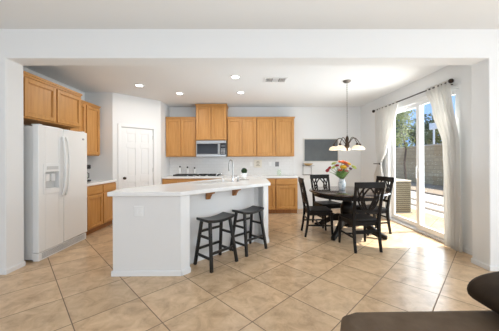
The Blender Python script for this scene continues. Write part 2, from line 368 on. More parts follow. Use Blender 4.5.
# sliding glass door
m = MB(); fx0, fx1 = KR + .01, KR + .13
m.box(fx0, fx1, DY0, DY0 + .05, 0, DZ); m.box(fx0, fx1, DY1 - .05, DY1, 0, DZ); m.box(fx0, fx1, DY0 + .05, DY1 - .05, DZ - .05, DZ); m.box(fx0, fx1, DY0 + .05, DY1 - .05, 0, .035)
m.box(fx0 + .035, fx0 + .045, DY0 + .05, DY1 - .05, .035, .05); m.box(fx0 + .085, fx0 + .095, DY0 + .05, DY1 - .05, .035, .05)
sd = struct('door_2', m, TRIM, bevel=.004)
def sash(y0, y1, x, st):
    m = MB(); m.box(x, x + .035, y0, y0 + st, .05, DZ - .05); m.box(x, x + .035, y1 - st, y1, .05, DZ - .05); m.box(x, x + .035, y0 + st, y1 - st, .05, .05 + .09); m.box(x, x + .035, y0 + st, y1 - st, DZ - .12, DZ - .05)
    f = m.build('sash', TRIM, sd, bevel=.004); MB().box(x + .014, x + .020, y0 + st, y1 - st, .14, DZ - .12).build('pane', GLASS, f); return f
sash(4.30, DY1 - .05, fx0 + .07, .085)
s2 = sash(DY0 + .05, 4.385, fx0 + .02, .085)
m = MB(); m.tube([(fx0 + .018, 4.34, .95), (fx0 - .012, 4.34, .98), (fx0 - .012, 4.34, 1.17), (fx0 + .018, 4.34, 1.20)], .009); m.build('handle', TRIM, s2)

# ------------------------------------------------------------------ outdoors seen through the glass
struct('patio', MB().box(KR + .14, 30, -8, 40, -.10, -.03), CONC, smooth=False)
struct('wall_garden', MB().box(9.8, 10.0, -8, 40, -.03, 2.07), BLOCK, smooth=False)
struct('trim_2', MB().box(9.77, 10.03, -8, 40, 2.07, 2.13), mat('block_cap', (.52, .44, .34), .9), smooth=False)
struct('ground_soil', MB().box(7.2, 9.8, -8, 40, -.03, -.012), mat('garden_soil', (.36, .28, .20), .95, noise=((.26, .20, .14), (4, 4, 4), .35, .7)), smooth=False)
EDGE = mat('brown_edging_shade_band', (.24, .19, .14), .9)  # bed edging, and brown strips painted in place of shadow bands
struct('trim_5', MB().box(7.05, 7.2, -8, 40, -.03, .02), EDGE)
struct('patio_shade_band_1', MB().box(5.55, 5.75, -8, 40, -.03, -.015), EDGE)  # flat brown strip standing in for a shadow band on the concrete
struct('patio_shade_band_2', MB().box(4.85, 5.00, -8, 40, -.03, -.015), EDGE)  # second strip coloured as a shadow band, no real edging
# ------------------------------------------------------------------ kitchen cabinets
def door_leaf(parent, x0, x1, z0, z1, y, st=.055, name='door', mt=None):     # faces -y in cabinet space
    m = MB(); t = .026
    m.box(x0, x0 + st, y - t, y, z0, z1); m.box(x1 - st, x1, y - t, y, z0, z1)
    m.box(x0 + st, x1 - st, y - t, y, z0, z0 + st); m.box(x0 + st, x1 - st, y - t, y, z1 - st, z1)
    m.box(x0 + st, x1 - st, y - .006, y, z0 + st, z1 - st)
    e = .009
    m.box(x0 + st, x0 + st + e, y - .017, y - .006, z0 + st, z1 - st); m.box(x1 - st - e, x1 - st, y - .017, y - .006, z0 + st, z1 - st)
    m.box(x0 + st + e, x1 - st - e, y - .017, y - .006, z0 + st, z0 + st + e); m.box(x0 + st + e, x1 - st - e, y - .017, y - .006, z1 - st - e, z1 - st)
    return m.build(name, mt or OAK, parent, bevel=.003)
def drawer_front(parent, x0, x1, z0, z1, y):
    m = MB(); m.box(x0, x1, y - .02, y, z0, z1); return m.build('drawer_front', OAKX, parent, bevel=.005)
def upper(label, w_, d_, z0, z1, ndoors, loc, rz=0, crown=(1, 1), group='oak wall cabinets', ends=None, cr=.05):
    t = thing('wall_cabinet', label, 'cabinet', (loc[0], loc[1], z0), rz, group); h = z1 - z0
    # local: front at y=0, back at y=d, x 0..w
    m = MB(); m.box(0, w_, 0, d_, 0, h); m.build('carcass', OAK, t, bevel=.002)
    e = ends or [i * w_ / ndoors for i in range(ndoors + 1)]
    for a, b in zip(e, e[1:]): door_leaf(t, a + .014, b - .014, .02, h - cr - .012, 0)
    m = MB(); l = .022 if crown[0] else 0; r = .022 if crown[1] else 0
    m.box(-l * .5, w_ + r * .5, -.014, d_ - .001, h - cr, h - cr * .5); m.box(-l, w_ + r, -.026, d_ - .001, h - cr * .5, h)
    m.build('crown_moulding', OAKX, t, bevel=.004)
    return t
yu = 6.13; du = KB - yu - .002
upper('tall oak wall cabinet with two doors at left of the microwave', .765, du, 1.405, 2.415, 2, (-2.075, yu), crown=(0, 0))
upper('raised oak wall cabinet directly above the microwave, reaching the ceiling', .765, du + .08, 1.815, 2.725, 2, (-1.295, yu - .08))
upper('oak wall cabinet with two narrow doors just right of the microwave', .745, du, 1.405, 2.415, 2, (-.515, yu), crown=(0, 0))
upper('rightmost oak wall cabinet with two wide doors, at the end of the back wall', .955, du, 1.405, 2.415, 2, (.235, yu), crown=(0, 1))
RL = -PI / 2      # cabinets on the left wall face +x : local x runs along -y ... rotated +90 degrees
def left_loc(xface, y0): return (xface, y0)
upper('short oak wall cabinet with two doors above the white refrigerator', 1.06, .545, 1.86, 2.45, 2, left_loc(-2.85, 3.06), PI / 2, crown=(0, 1), cr=.06)
upper('oak wall cabinet on the left wall just beyond the refrigerator', .86, .328, 1.41, 2.43, 2, left_loc(-3.068, 4.135), PI / 2, crown=(0, 1))
def base(label, w_, loc, rz, ndoors, ndrawers, group, d_=.608):
    t = thing('base_cabinet', label, 'cabinet', (loc[0], loc[1], 0), rz, group)
    MB().box(0, w_, 0, d_, .10, .868).build('carcass', OAK, t, bevel=.002)
    MB().box(0.0, w_, .07, d_, 0, .10).build('toe_kick', OAKD, t)
    for i in range(ndrawers): drawer_front(t, i * w_ / ndrawers + .015, (i + 1) * w_ / ndrawers - .015, .715, .845, 0)
    for i in range(ndoors): door_leaf(t, i * w_ / ndoors + .015, (i + 1) * w_ / ndoors - .015, .125, .69, 0)
    return t
yb = 5.85; gb = 'oak base cabinets on the back wall'
base('oak base cabinet in the back left corner, next to the pantry door', .785, (-2.075, yb), 0, 2, 2, gb)
base('oak base cabinet under the gas cooktop', .785, (-1.28, yb), 0, 2, 1, gb)
base('oak base cabinet hidden behind the island, right of the cooktop', .63, (-.485, yb), 0, 2, 2, gb)
base('oak base cabinet half hidden by the right end of the island', .525, (.15, yb), 0, 1, 1, gb)
base('rightmost oak base cabinet with one drawer and one door, by the dining table', .535, (.68, yb), 0, 1, 1, gb)
base('oak base cabinet between the refrigerator and the pantry wall', .93, (-2.76, 4.115), PI / 2, 2, 2, None, .636)

# counters and backsplashes
m = MB(); m.prism([(-2.08, 5.822), (1.24, 5.822), (1.24, KB - .001), (-2.08, KB - .001)], .87, .914)
m.build('countertop', QUARTZ, bevel=.006)
tag(bpy.data.objects['countertop'], 'white countertop along the back wall under the microwave', 'countertop')
o = MB().box(KL + .001, -2.735, 4.105, PY0 - .001, .87, .914).build('countertop', QUARTZ, bevel=.006)
tag(o, 'short white countertop between the refrigerator and the pantry wall', 'countertop')
struct('trim_3', MB().box(PX1 + .001, 1.24, KB - .012, KB, .915, 1.404), SPLASH, smooth=False)
struct('trim_4', MB().box(KL, KL + .012, 4.12, PY0, .915, 1.409), SPLASHY, smooth=False)

# ------------------------------------------------------------------ microwave and cooktop
t = thing('microwave', 'stainless steel microwave with black glass door under the raised cabinet', 'microwave', (-1.29, 6.03, 1.40))
mw, mh, md = .755, .412, .42
MB().box(0, mw, .03, md, 0, mh).build('housing', STEEL, t, bevel=.004)
m = MB(); a, b = .004, .565
m.box(a, a + .018, 0, .03, .055, mh - .07); m.box(b - .02, b, 0, .03, .055, mh - .07); m.box(a + .018, b - .02, 0, .03, .055, .07); m.box(a + .018, b - .02, 0, .03, mh - .085, mh - .07)
md_ = m.build('door', STEEL, t, bevel=.003)
MB().box(a + .018, b - .02, .006, .025, .07, mh - .085).build('window', BLKGLASS, md_)
m = MB(); m.tube([(.585, .005, .07), (.585, -.035, .085), (.585, -.035, mh - .10), (.585, .005, mh - .085)], .011); m.build('handle', STEEL, t)
cp = MB().box(.605, mw - .004, 0, .03, .055, mh - .07).build('control_panel', BLKGLASS, t, bevel=.003)
m = MB()
for i in range(4):
    for j in range(3): m.box(.63 + j * .036, .655 + j * .036, -.002, 0, .08 + i * .035, .10 + i * .035)
m.build('button_pad', APPG, cp)
MB().box(.63, .725, -.002, 0, .255, .295).build('display', DARKG, cp)
m = MB(); m.box(.004, mw - .004, .004, .03, mh - .065, mh - .005); m.build('vent_strip', STEEL, t, bevel=.003)
MB().box(.004, mw - .004, .002, .03, .004, .05).build('bottom_rail', STEEL, t, bevel=.003)

ZC2 = .914
t = thing('gas_cooktop', 'gas cooktop with black cast iron grates set in the back counter', 'cooktop', (-1.28, 6.14, ZC2))
MB().box(-.55, .59, -.22, .22, .0005, .012).build('glass_plate', mat('cooktop_plate', (.55, .55, .55), .3, .8), t, bevel=.003)
for gx, gw, gm in ((-.30, .52, IRON), (.14, .25, IRON), (.43, .27, IRON)):
    m = MB()
    for sy in (-.19, .19): m.box(gx - gw / 2, gx + gw / 2, sy - .008, sy + .008, .012, .045)
    n_ = max(2, int(gw / .085))
    for i in range(n_ + 1):
        x = gx - gw / 2 + i * gw / n_; m.box(x - .006, x + .006, -.19, .19, .03, .045)
    m.box(gx - gw / 2, gx + gw / 2, -.006, .006, .03, .045)
    m.build('grate', gm, t, bevel=.002)
for bx in (-.42, -.18, .14, .43):
    for by in (-.1, .1): MB().lathe([(.045, .012), (.045, .02), (.03, .022), (.03, .028), (0, .028)], (bx, by, 0), 16).build('burner', IRON, t)
for kx in (-.2, -.05, .1, .25): MB().lathe([(.018, .012), (.016, .03), (0, .031)], (kx, -.205, 0), 12).build('control_knob', STEEL, t)

# canisters with dark knobs
for i, (x, h, lab) in enumerate(((-1.80, .20, 'largest white canister with dark knob, leftmost behind the cooktop'), (-1.60, .185, 'middle white canister with dark knob behind the cooktop'), (-1.41, .165, 'smallest white canister with dark knob, rightmost of the three'))):
    t = thing('canister', lab, 'canister', (x, 6.405, ZC2 + .0005), 0, 'white canisters on the back counter')
    MB().lathe([(.036, 0), (.038, .01), (.038, h - .02), (.034, h - .01), (.034, h - .008)], seg=20).build('jar_body', CERAM, t)
    ld = MB().lathe([(.036, h - .008), (.037, h), (.02, h + .012), (0, h + .014)], seg=20).build('lid', CERAM, t)
    MB().ball((0, 0, h + .030), .022, 2).build('knob', IRON, ld)

# backsplash items
def plate(label, x, z, w_=.075, h_=.115, y=KB - .0125, n=1, mt=PLAST, rz=0, loc=None, group='outlet plates on the back wall'):
    t = thing('outlet_plate', label, 'outlet', loc or (x, y, z), rz, group)
    MB().box(-w_ / 2, w_ / 2, -.006, 0, -h_ / 2, h_ / 2).build('cover_plate', mt, t, bevel=.003)
    for i in range(n):
        cx = (i - (n - 1) / 2) * .045
        m = MB(); m.box(cx - .016, cx + .016, -.009, -.006, -.034, .034); m.build('socket', mt, t, bevel=.002)
    return t
plate('white outlet plate on the tiled wall between the faucet and the cream sign', .09, 1.21, .07, .11)
plate('white outlet plate between the cream sign and the grey plate', .60, 1.21, .07, .11)
plate('dark grey outlet plate on the tiled wall near the counter end', .79, 1.205, .10, .125, mt=CHALKR, n=2)
t = thing('sign_board', 'small square cream sign with grey brown marks hung on the tiled wall', 'sign', (.275, KB - .0125, 1.22))
MB().box(-.105, .105, -.016, 0, -.105, .105).build('board', mat('whitewashed_board', (.80, .76, .66), .7), t, bevel=.003)
m = MB()
for z, w_ in ((.055, .035), (.02, .05), (-.02, .035), (-.055, .05)): m.box(-w_, w_, -.0175, -.016, z - .009, z + .009)
m.build('marking', mat('sign_brown', (.42, .36, .28), .7), t)
m = MB(); m.lathe([(.045, 0), (.052, .01), (.052, .10), (.045, .12), (.034, .13), (.034, .155)], seg=20)
o = m.build('glass_jar', JAR); o.location = (.815, 6.22, ZC2 + .0005); tag(o, 'pale green glass jar on the counter below the grey plate', 'jar')

# coffee maker behind the refrigerator
t = thing('coffee_maker', 'black coffee maker on the left counter, mostly behind the refrigerator', 'coffee maker', (-3.10, 4.52, ZC2 + .0005))
MB().box(-.12, .10, -.11, .11, 0, .035).build('base_plate', IRON, t, bevel=.008)
MB().box(-.12, -.03, -.11, .11, .035, .24).build('column', STEEL, t, bevel=.006)
MB().box(-.12, .10, -.11, .11, .24, .32).build('brew_head', IRON, t, bevel=.012)
m = MB(); m.lathe([(.045, .036), (.058, .06), (.058, .13), (.042, .18), (.045, .19)], (.04, 0, 0), 18); cf = m.build('carafe', JAR, t)
m = MB(); m.tube([(.095, 0, .17), (.13, 0, .16), (.13, 0, .08), (.095, 0, .07)], .007); m.build('carafe_handle', IRON, cf)

# ------------------------------------------------------------------ refrigerator
t = thing('refrigerator', 'white side by side refrigerator with ice dispenser in the left alcove', 'refrigerator', (-2.70, 3.125, 0))
W_, H_ = .945, 1.775   # local: x along depth (front at 0, back negative), y along width 0..W
MB().box(-.66, -.085, .01, W_ - .01, .02, H_ - .012).build('cabinet', APPL, t, bevel=.006)
sp = .425
for y0, y1 in ((0, sp - .004), (sp + .004, W_)):
    m = MB()
    if y0 == 0:
        ry0, ry1, rz0, rz1 = .10, .335, .92, 1.16
        m.box(-.08, 0, 0, ry0, .115, H_); m.box(-.08, 0, ry1, y1, .115, H_); m.box(-.08, 0, ry0, ry1, .115, rz0); m.box(-.08, 0, ry0, ry1, rz1, H_); m.box(-.08, -.06, ry0, ry1, rz0, rz1)
        bmesh.ops.remove_doubles(m.b, verts=m.b.verts[:], dist=1e-5)
        dl = m.build('freezer_door', APPL, t, bevel=.008, seg=3)
    else:
        m.box(-.08, 0, y0, y1, .115, H_); dr = m.build('fridge_door', APPL, t, bevel=.012, seg=3)
m = MB(); f_ = .018; a0, a1, b0, b1 = .075, .36, .86, 1.27
m.box(0, .008, a0, .10, b0, b1); m.box(0, .008, .335, a1, b0, b1); m.box(0, .008, .10, .335, b0, .92); m.box(0, .008, .10, .335, 1.16, b1)
ds = m.build('dispenser_frame', APPL, dl, bevel=.004)
MB().box(-.0595, -.055, .102, .333, .922, 1.158).build('dispenser_recess', mat('pale_grey_plastic', (.60, .60, .59), .4), ds)
m = MB(); m.box(-.055, -.02, .14, .20, 1.03, 1.13); m.box(-.055, -.02, .235, .295, 1.03, 1.13); m.build('dispenser_paddle', APPL, ds, bevel=.004)
MB().box(-.055, .004, .105, .33, .922, .935).build('drip_tray', APPL, ds)
m = MB(); m.box(.008, .0105, .12, .315, 1.19, 1.235); m.build('control_strip', mat('pale_grey', (.62, .62, .61), .4), ds)
for p_, y in ((dl, sp - .035), (dr, sp + .035)):
    m = MB(); pts = []
    for i in range(13):
        u = i / 12; pts.append((.012 + .05 * math.sin(PI * u) ** .6, y + (.012 if y < sp else -.012) * 0, .80 + .86 * u))
    m.ribbon(pts, .03, .022, up=(1, 0, 0)); m.build('door_handle', APPL, p_, bevel=.005)
m = MB(); m.lathe([(.022, 0), (.022, .002), (.018, .003), (0, .003)], seg=20, M=Matrix.Translation((0, W_ - .10, 1.66)) @ Matrix.Rotation(PI / 2, 4, 'Y') @ Matrix.Diagonal((.7, 1.2, 1, 1)))
m.build('badge', mat('badge_grey', (.40, .40, .42), .35, .3), dr)
m = MB(); m.box(-.09, -.012, .012, W_ - .012, 0, .105)
gr = m.build('base_grille', APPL, t, bevel=.006)
m = MB()
for i in range(5): m.box(-.012, -.008, .06, W_ - .06, .025 + i * .015, .032 + i * .015)
m.build('grille_louvre', APPG, gr)
for y in (.03, W_ - .09): MB().box(-.12, -.02, y, y + .06, H_ - .0, H_ + .018).build('hinge_cover', APPL, t, bevel=.005)

# ------------------------------------------------------------------ island
t = thing('kitchen_island', 'white painted kitchen island with angled breakfast bar side', 'island', (0, 0, 0))
q = math.sqrt(.5)
def bar(u, v): return (-.755 + q * u - q * v, 2.735 + q * u + q * v)      # u along bar, v inward
Lb = 1.53
body = [(-1.53, 2.735), (-.765, 2.735), bar(.02, .03), bar(.10, .03), bar(.10, .20), bar(Lb - .115, .20), bar(Lb - .115, .02), bar(Lb - .02, .02), (.325, 4.70), (-.40, 4.70), (-1.20, 3.62), (-1.53, 3.2)]
MB().prism(body, 0, .904).build('panel', ISL, t)
m = MB(); m.prism([(-.765, 2.73), bar(0, 0), bar(.11, 0), bar(.11, .10), bar(.0, .10)], 0, .904); m.build('post', TRIM, t, bevel=.004)
m = MB(); m.prism([bar(Lb - .115, 0), bar(Lb, 0), bar(Lb, .12), bar(Lb - .115, .12)], 0, .904); m.build('post', TRIM, t, bevel=.004)
def strip(mm, a, b, h=.05, th=.014):
    L_ = math.hypot(b[0] - a[0], b[1] - a[1]); mm.box(0, L_, -th, .002, 0, h, T(a[0], a[1], 0, math.atan2(b[1] - a[1], b[0] - a[0])))
    mm.box(0, L_, -th * .6, .002, h, h + .012, T(a[0], a[1], 0, math.atan2(b[1] - a[1], b[0] - a[0])))
m = MB(); cs = [(-1.544, 2.733), (-.755, 2.733), bar(.11, 0), bar(.11, .20), bar(Lb - .115, .20), bar(Lb - .115, 0), bar(Lb, 0), (.325, 4.70)]
for a, b in zip(cs, cs[1:]): strip(m, a, b)
m.build('baseboard', TRIM, t, bevel=.003)
def corbel(u):
    m = MB(); px, py = bar(u, .198)
    prof = [(0, 0), (.0, -.115), (.03, -.115), (.045, -.085), (.07, -.05), (.115, -.03), (.13, -.03), (.13, 0)]
    M = Matrix.Translation((px, py, .903)) @ Matrix.Rotation(PI / 4 - PI / 2, 4, 'Z') @ Matrix.Rotation(PI / 2, 4, 'X')
    m.prism(prof, -.03, .03, M); return m.build('corbel', OAKD, t, bevel=.003)
corbel(.50); corbel(.97)
ctop = [(-1.575, 2.70), (-.75, 2.70), (.36, 3.80), (.37, 4.76), (-.45, 4.76), (-1.23, 3.63), (-1.60, 3.12)]
# sink opening is modelled as an inset basin on the top
m = MB(); m.prism(ctop, .905, .955); o = m.build('countertop', QUARTZ, bevel=.008, seg=3)
tag(o, 'thick white countertop on the kitchen island', 'countertop')
plate('white double outlet plate on the front panel of the island', 0, 0, .105, .115, n=2, loc=(-1.235, 2.7348, .735), group=None)
# sink, faucet, soap
SZ = .9555
SM = T(-.56, 3.98, SZ, PI / 4)
t = thing('sink', 'white rimmed sink set in the island countertop beside the faucet', 'sink', (-.56, 3.98, SZ), PI / 4)
m = MB(); m.box(-.38, .38, -.22, -.19, 0, .006); m.box(-.38, .38, .19, .22, 0, .006); m.box(-.38, -.35, -.19, .19, 0, .006); m.box(.35, .38, -.19, .19, 0, .006); m.build('rim', CERAM, t, bevel=.002)
MB().box(-.35, .35, -.19, .19, 0, .002).build('basin', mat('basin_grey', (.55, .55, .54), .3), t)
MB().lathe([(.04, .002), (.04, .004), (0, .004)], seg=16).build('drain', CHROME, t)
t = thing('faucet', 'tall chrome gooseneck faucet on the kitchen island', 'faucet', (-.245, 3.97, SZ))
MB().lathe([(.032, 0), (.032, .008), (.022, .014), (.022, .09), (.016, .10)], seg=18).build('base', CHROME, t)
pts = [(0, 0, .09), (0, 0, .27)] + [(-.045 * (1 - math.cos(a)) * .75, .045 * (1 - math.cos(a)) * .75, .285 + .075 * math.sin(a)) for a in [PI * k / 10 for k in range(11)]]
MB().tube(pts, .011, 10).build('neck', STEEL, t)
ex, ey, ez = pts[-1]
MB().lathe([(.010, 0), (.014, -.02), (.014, -.10), (.012, -.115)][::-1], (ex, ey, ez), 14).build('spray_head', STEEL, t)
m = MB(); m.tube([(.015, 0, .06), (.05, -.02, .075), (.095, -.04, .10)], [.009, .008, .006], 8); m.build('lever', CHROME, t)
t = thing('filter_tap', 'small thin curved tap beside the tall faucet on the island', 'faucet', (-.40, 3.88, SZ))
MB().lathe([(.02, 0), (.02, .006), (.012, .012), (.012, .04)], seg=14).build('base', CHROME, t)
MB().tube([(0, 0, .04), (-.005, .005, .09)] + [(-.06 * (1 - math.cos(a)) - .005, .06 * (1 - math.cos(a)) + .005, .09 + .05 * math.sin(a)) for a in [PI * k / 8 for k in range(1, 9)]], .006, 8).build('spout', CHROME, t)
t = thing('soap_dispenser', 'short steel soap dispenser on the island right of the faucet', 'soap dispenser', (-.165, 4.05, SZ))
MB().lathe([(.018, 0), (.02, .004), (.02, .05), (.008, .058), (.008, .07)], seg=14).build('bottle', STEEL, t)
MB().tube([(0, 0, .07), (0, 0, .085), (-.03, .02, .085)], .006, 8).build('pump', STEEL, t)
t = thing('potted_topiary', 'small round green topiary in a white pot on the island', 'plant', (-.065, 4.46, SZ))
MB().lathe([(.035, 0), (.042, .07), (.046, .115), (.043, .115), (.040, .10)], seg=20).build('pot', CERAM, t)
m = MB()
for i in range(420):
    a = random.uniform(0, 2 * PI); z = random.uniform(-1, 1); r_ = math.sqrt(1 - z * z); n_ = Vector((r_ * math.cos(a), r_ * math.sin(a), z)); P = Vector((0, 0, .155)) + n_ * .047
    u_ = n_.orthogonal().normalized(); v_ = n_.cross(u_); s_ = .009
    vs = [m.b.verts.new(P - u_ * s_), m.b.verts.new(P + v_ * s_ * .6 + n_ * .006), m.b.verts.new(P + u_ * s_ + n_ * .01), m.b.verts.new(P - v_ * s_ * .6 + n_ * .006)]; m.b.faces.new(vs)
m.ball((0, 0, .155), .046, 3); m.build('foliage', GREENB, t, fix=False)
o = MB().box(-.09, .09, -.05, .05, 0, .012).build('soap_tray', mat('tray_grey', (.36, .35, .33), .5), bevel=.004); o.location = (-.06, 4.33, SZ); tag(o, 'low grey tray on the island in front of the topiary', 'tray')

# ------------------------------------------------------------------ saddle stools
def stool(label, loc, rz):
    t = thing('bar_stool', label, 'stool', loc, rz, 'black saddle stools at the breakfast bar')
    L_, D_, zt = .44, .235, .605
    m = MB(); nx, ny = 14, 6; top, bot = {}, {}
    for i in range(nx + 1):
        for j in range(ny + 1):
            x = -L_ / 2 + L_ * i / nx; y = -D_ / 2 + D_ * j / ny; dz = -.030 * (1 - (2 * x / L_) ** 2)
            top[i, j] = m.b.verts.new((x, y, zt + dz)); bot[i, j] = m.b.verts.new((x, y, zt + dz - .034))
    for i in range(nx):
        for j in range(ny):
            m.b.faces.new((top[i, j], top[i + 1, j], top[i + 1, j + 1], top[i, j + 1])); m.b.faces.new((bot[i, j + 1], bot[i + 1, j + 1], bot[i + 1, j], bot[i, j]))
    for i in range(nx):
        for j in (0, ny): m.b.faces.new((top[i, j], bot[i, j], bot[i + 1, j], top[i + 1, j]))
    for j in range(ny):
        for i in (0, nx): m.b.faces.new((top[i, j], bot[i, j], bot[i, j + 1], top[i, j + 1]))
    m.build('seat', STOOLW, t, bevel=.008, seg=3, angle=50)
    def lp(sx, sy, z): u = z / .575; return (sx * (.205 - .045 * u), sy * (.165 - .085 * u), z)
    for sx in (-1, 1):
        for sy in (-1, 1): MB().beam(lp(sx, sy, .57), lp(sx, sy, 0), .034, .034, up=(0, 1, 0)).build('leg', STOOLW, t, bevel=.004)
    for sx in (-1, 1):
        for z in (.14, .37): MB().beam(lp(sx, -1, z), lp(sx, 1, z), .020, .030, up=(0, 0, 1)).build('stretcher', STOOLW, t, bevel=.003)
    for sy in (-1, 1):
        for z in (.20,) if sy < 0 else (.20, .42): MB().beam(lp(-1, sy, z), lp(1, sy, z), .020, .030, up=(0, 0, 1)).build('stretcher', STOOLW, t, bevel=.003)
    return t
st = stool('black wooden saddle stool nearer the camera, by the white corner post', (-.405, 3.065, 0), R(47))
dup(st, (.008, 3.52, 0), R(45.5), 'black wooden saddle stool farther along the bar, near the dining table')

# ------------------------------------------------------------------ dining table
TX, TY = 1.80, 4.33
t = thing('dining_table', 'round dark wooden pedestal dining table under the chandelier', 'table', (TX, TY, 0))
MB().lathe([(.0, .722), (.64, .722), (.66, .726), (.672, .738), (.672, .748), (.665, .758), (.655, .762), (0, .762)], seg=64).build('tabletop', TABLEW, t)
MB().lathe([(.0, .655), (.575, .655), (.58, .66), (.58, .7215), (0, .7215)], seg=64).build('apron', BLACKW, t)
MB().lathe([(.11, .12), (.12, .14), (.12, .22), (.09, .25), (.075, .30), (.095, .36), (.12, .42), (.125, .47), (.10, .52), (.075, .56), (.085, .60), (.16, .64), (.20, .654)], seg=32).build('pedestal', BLACKW, t)
for k in range(4):
    a = PI / 4 + k * PI / 2 + R(2); d = Vector((math.cos(a), math.sin(a), 0))
    m = MB(); pts = [d * r_ + Vector((0, 0, z)) for r_, z in ((.08, .24), (.18, .255), (.30, .215), (.42, .135), (.53, .065), (.60, .04), (.64, .04))]
    m.ribbon(pts, [.075, .075, .07, .065, .062, .065, .065], [.14, .13, .105, .085, .075, .075, .06], up=(0, 0, 1)); m.build('foot', BLACKW, t, bevel=.01, seg=2)

# ------------------------------------------------------------------ dining chairs
def chair(label, loc, rz):
    t = thing('dining_chair', label, 'chair', loc, rz, 'dark lattice back chairs around the dining table')
    zs = .455
    m = MB(); m.prism([(-.20, -.205), (.20, -.205), (.225, .14), (.21, .205), (-.21, .205), (-.225, .14)], zs - .03, zs); m.build('seat', BLACKW, t, bevel=.012, seg=3)
    m = MB()
    for sx in (-1, 1): m.beam((sx * .185, -.18, zs - .06), (sx * .20, .175, zs - .06), .02, .058, up=(0, 0, 1))
    m.box(-.20, .20, .168, .188, zs - .09, zs - .031); m.box(-.185, .185, -.195, -.175, zs - .09, zs - .031); m.build('apron', BLACKW, t, bevel=.003)
    for sx in (-1, 1):
        m = MB(); m.ribbon([(sx * .205, .185, zs - .031), (sx * .205, .185, .34), (sx * .208, .19, .18), (sx * .212, .20, 0)], [.042, .042, .036, .028], [.042, .042, .036, .028]); m.build('leg', BLACKW, t, bevel=.004)
    def bx(z):     # back lean
        u = max(0, (z - zs) / .545); return -.195 - .085 * u - .02 * u * u
    for sx in (-1, 1):
        pts = [(sx * .188, -.25, 0), (sx * .188, -.222, .15), (sx * .187, -.200, .32), (sx * .187, -.195, zs), (sx * .19, bx(.6), .6), (sx * .197, bx(.8), .8), (sx * .203, bx(.95), .95)]
        m = MB(); m.ribbon(pts, [.030, .034, .040, .042, .038, .034, .032], [.034, .036, .040, .042, .036, .028, .024]); m.build('leg', BLACKW, t, bevel=.004)
    def arch(z, w_, dep=.018): return [(x, bx(z) - dep * (1 - (x / w_) ** 2), z) for x in [-w_ + 2 * w_ * i / 10 for i in range(11)]]
    m = MB(); m.ribbon(arch(.955, .222), .024, .085, up=(0, 0, 1)); m.build('top_rail', BLACKW, t, bevel=.006)
    m = MB(); m.ribbon(arch(.575, .182, .012), .02, .045, up=(0, 0, 1)); m.build('lower_rail', BLACKW, t, bevel=.004)
    # interlaced fan of curved slats
    m = MB()
    def slat(f, zz0=.585, zz1=.92, off=0):
        pts = []
        for i in range(13):
            u = i / 12; z = zz0 + (zz1 - zz0) * u; x = f(u); pts.append((x, bx(z) - .012 * (1 - (x / .2) ** 2) + off, z))
        m.ribbon(pts, .020, .013, up=(0, 1, 0))
    for sg in (-1, 1):
        slat(lambda u: sg * (.018 + .15 * math.sin(u * PI / 2) ** 1.4), off=.003)                # outward fans
        slat(lambda u: sg * (.035 * (1 - u) + .085 * math.sin(PI * u) ** .9), off=-.003)   # bow out and cross at the centre
        slat(lambda u: sg * (.012 + .085 * math.sin(u * PI / 2)), off=-.001)
        slat(lambda u: sg * (.055 * (1 - u) + .075 * u + .08 * math.sin(PI * u) ** .9), off=.002)
    m.build('back_lattice', BLACKW, t, smooth=True)
    for sx in (-1, 1): MB().beam((sx * .187, -.205, .20), (sx * .208, .19, .20), .018, .026, up=(0, 0, 1)).build('stretcher', BLACKW, t, bevel=.002)
    MB().beam((-.198, 0, .20), (.198, 0, .20), .018, .026, up=(0, 0, 1)).build('stretcher', BLACKW, t, bevel=.002)
    MB().beam((-.187, -.203, .29), (.187, -.203, .29), .018, .026, up=(0, 0, 1)).build('stretcher', BLACKW, t, bevel=.002)
    return t
ch = chair('dark lattice back chair with its back to the camera, in front of the table', (1.675, 3.615, 0), R(4.5))
dup(ch, (1.235, 4.25, 0), R(-93), 'dark lattice back chair at the left side of the table, by the base cabinet')
dup(ch, (2.24, 4.37, 0), R(98), 'dark lattice back chair at the right side of the table, by the glass door')
dup(ch, (1.60, 4.83, 0), R(193), 'dark lattice back chair behind the table, below the chalkboard')

# ------------------------------------------------------------------ vase of flowers
VX, VY, VZ = 1.725, 4.39, .7625
t = thing('flower_vase', 'blue grey glazed vase holding the bouquet on the dining table', 'vase', (VX, VY, VZ))
MB().lathe([(.045, 0), (.058, .02), (.066, .07), (.064, .12), (.050, .165), (.046, .185), (.052, .20), (.046, .198), (.040, .18)], seg=28).build('body', VASE, t)
random.seed(11)
bq = [('tulip', RED, (-.235, .02, .335), 'dark red tulip leaning left, lowest at the left of the bouquet', .048), ('lily', ORANGE, (-.02, -.03, .495), 'orange flower at the top of the bouquet', .06),
      ('rose', YELLOW, (.0, -.06, .40), 'large yellow flower in the middle of the bouquet', .058), ('daisy', LIME, (.215, .0, .40), 'pale lime flower at the far right of the bouquet', .05),
      ('rose', ORANGE, (.065, .03, .475), 'orange red flower right of the top one in the bouquet', .05), ('daisy', LIME, (-.13, .03, .47), 'pale lime flower at the upper left of the bouquet', .05),
      ('tulip', PURPLE, (.135, -.03, .37), 'dark purple flower right of the yellow one in the bouquet', .036), ('rose', PINK, (.10, .05, .425), 'pink flower at the right of the bouquet', .045), ('rose', RED, (-.09, .0, .43), 'red flower at the left of the orange top flower', .04),
      ('daisy', LIME, (-.16, -.03, .40), 'pale lime flower just above the dark red tulip', .04), ('rose', YELLOW, (.15, .06, .46), 'small yellow flower at the upper right of the bouquet', .038), ('lily', ORANGE, (-.05, -.06, .35), 'orange flower low in the middle of the bouquet', .042),
      ('tulip', RED, (-.19, .05, .38), 'red tulip behind the leaning dark red tulip', .042), ('rose', PINK, (.05, -.07, .34), 'pink flower low at the right of the vase mouth', .036)]
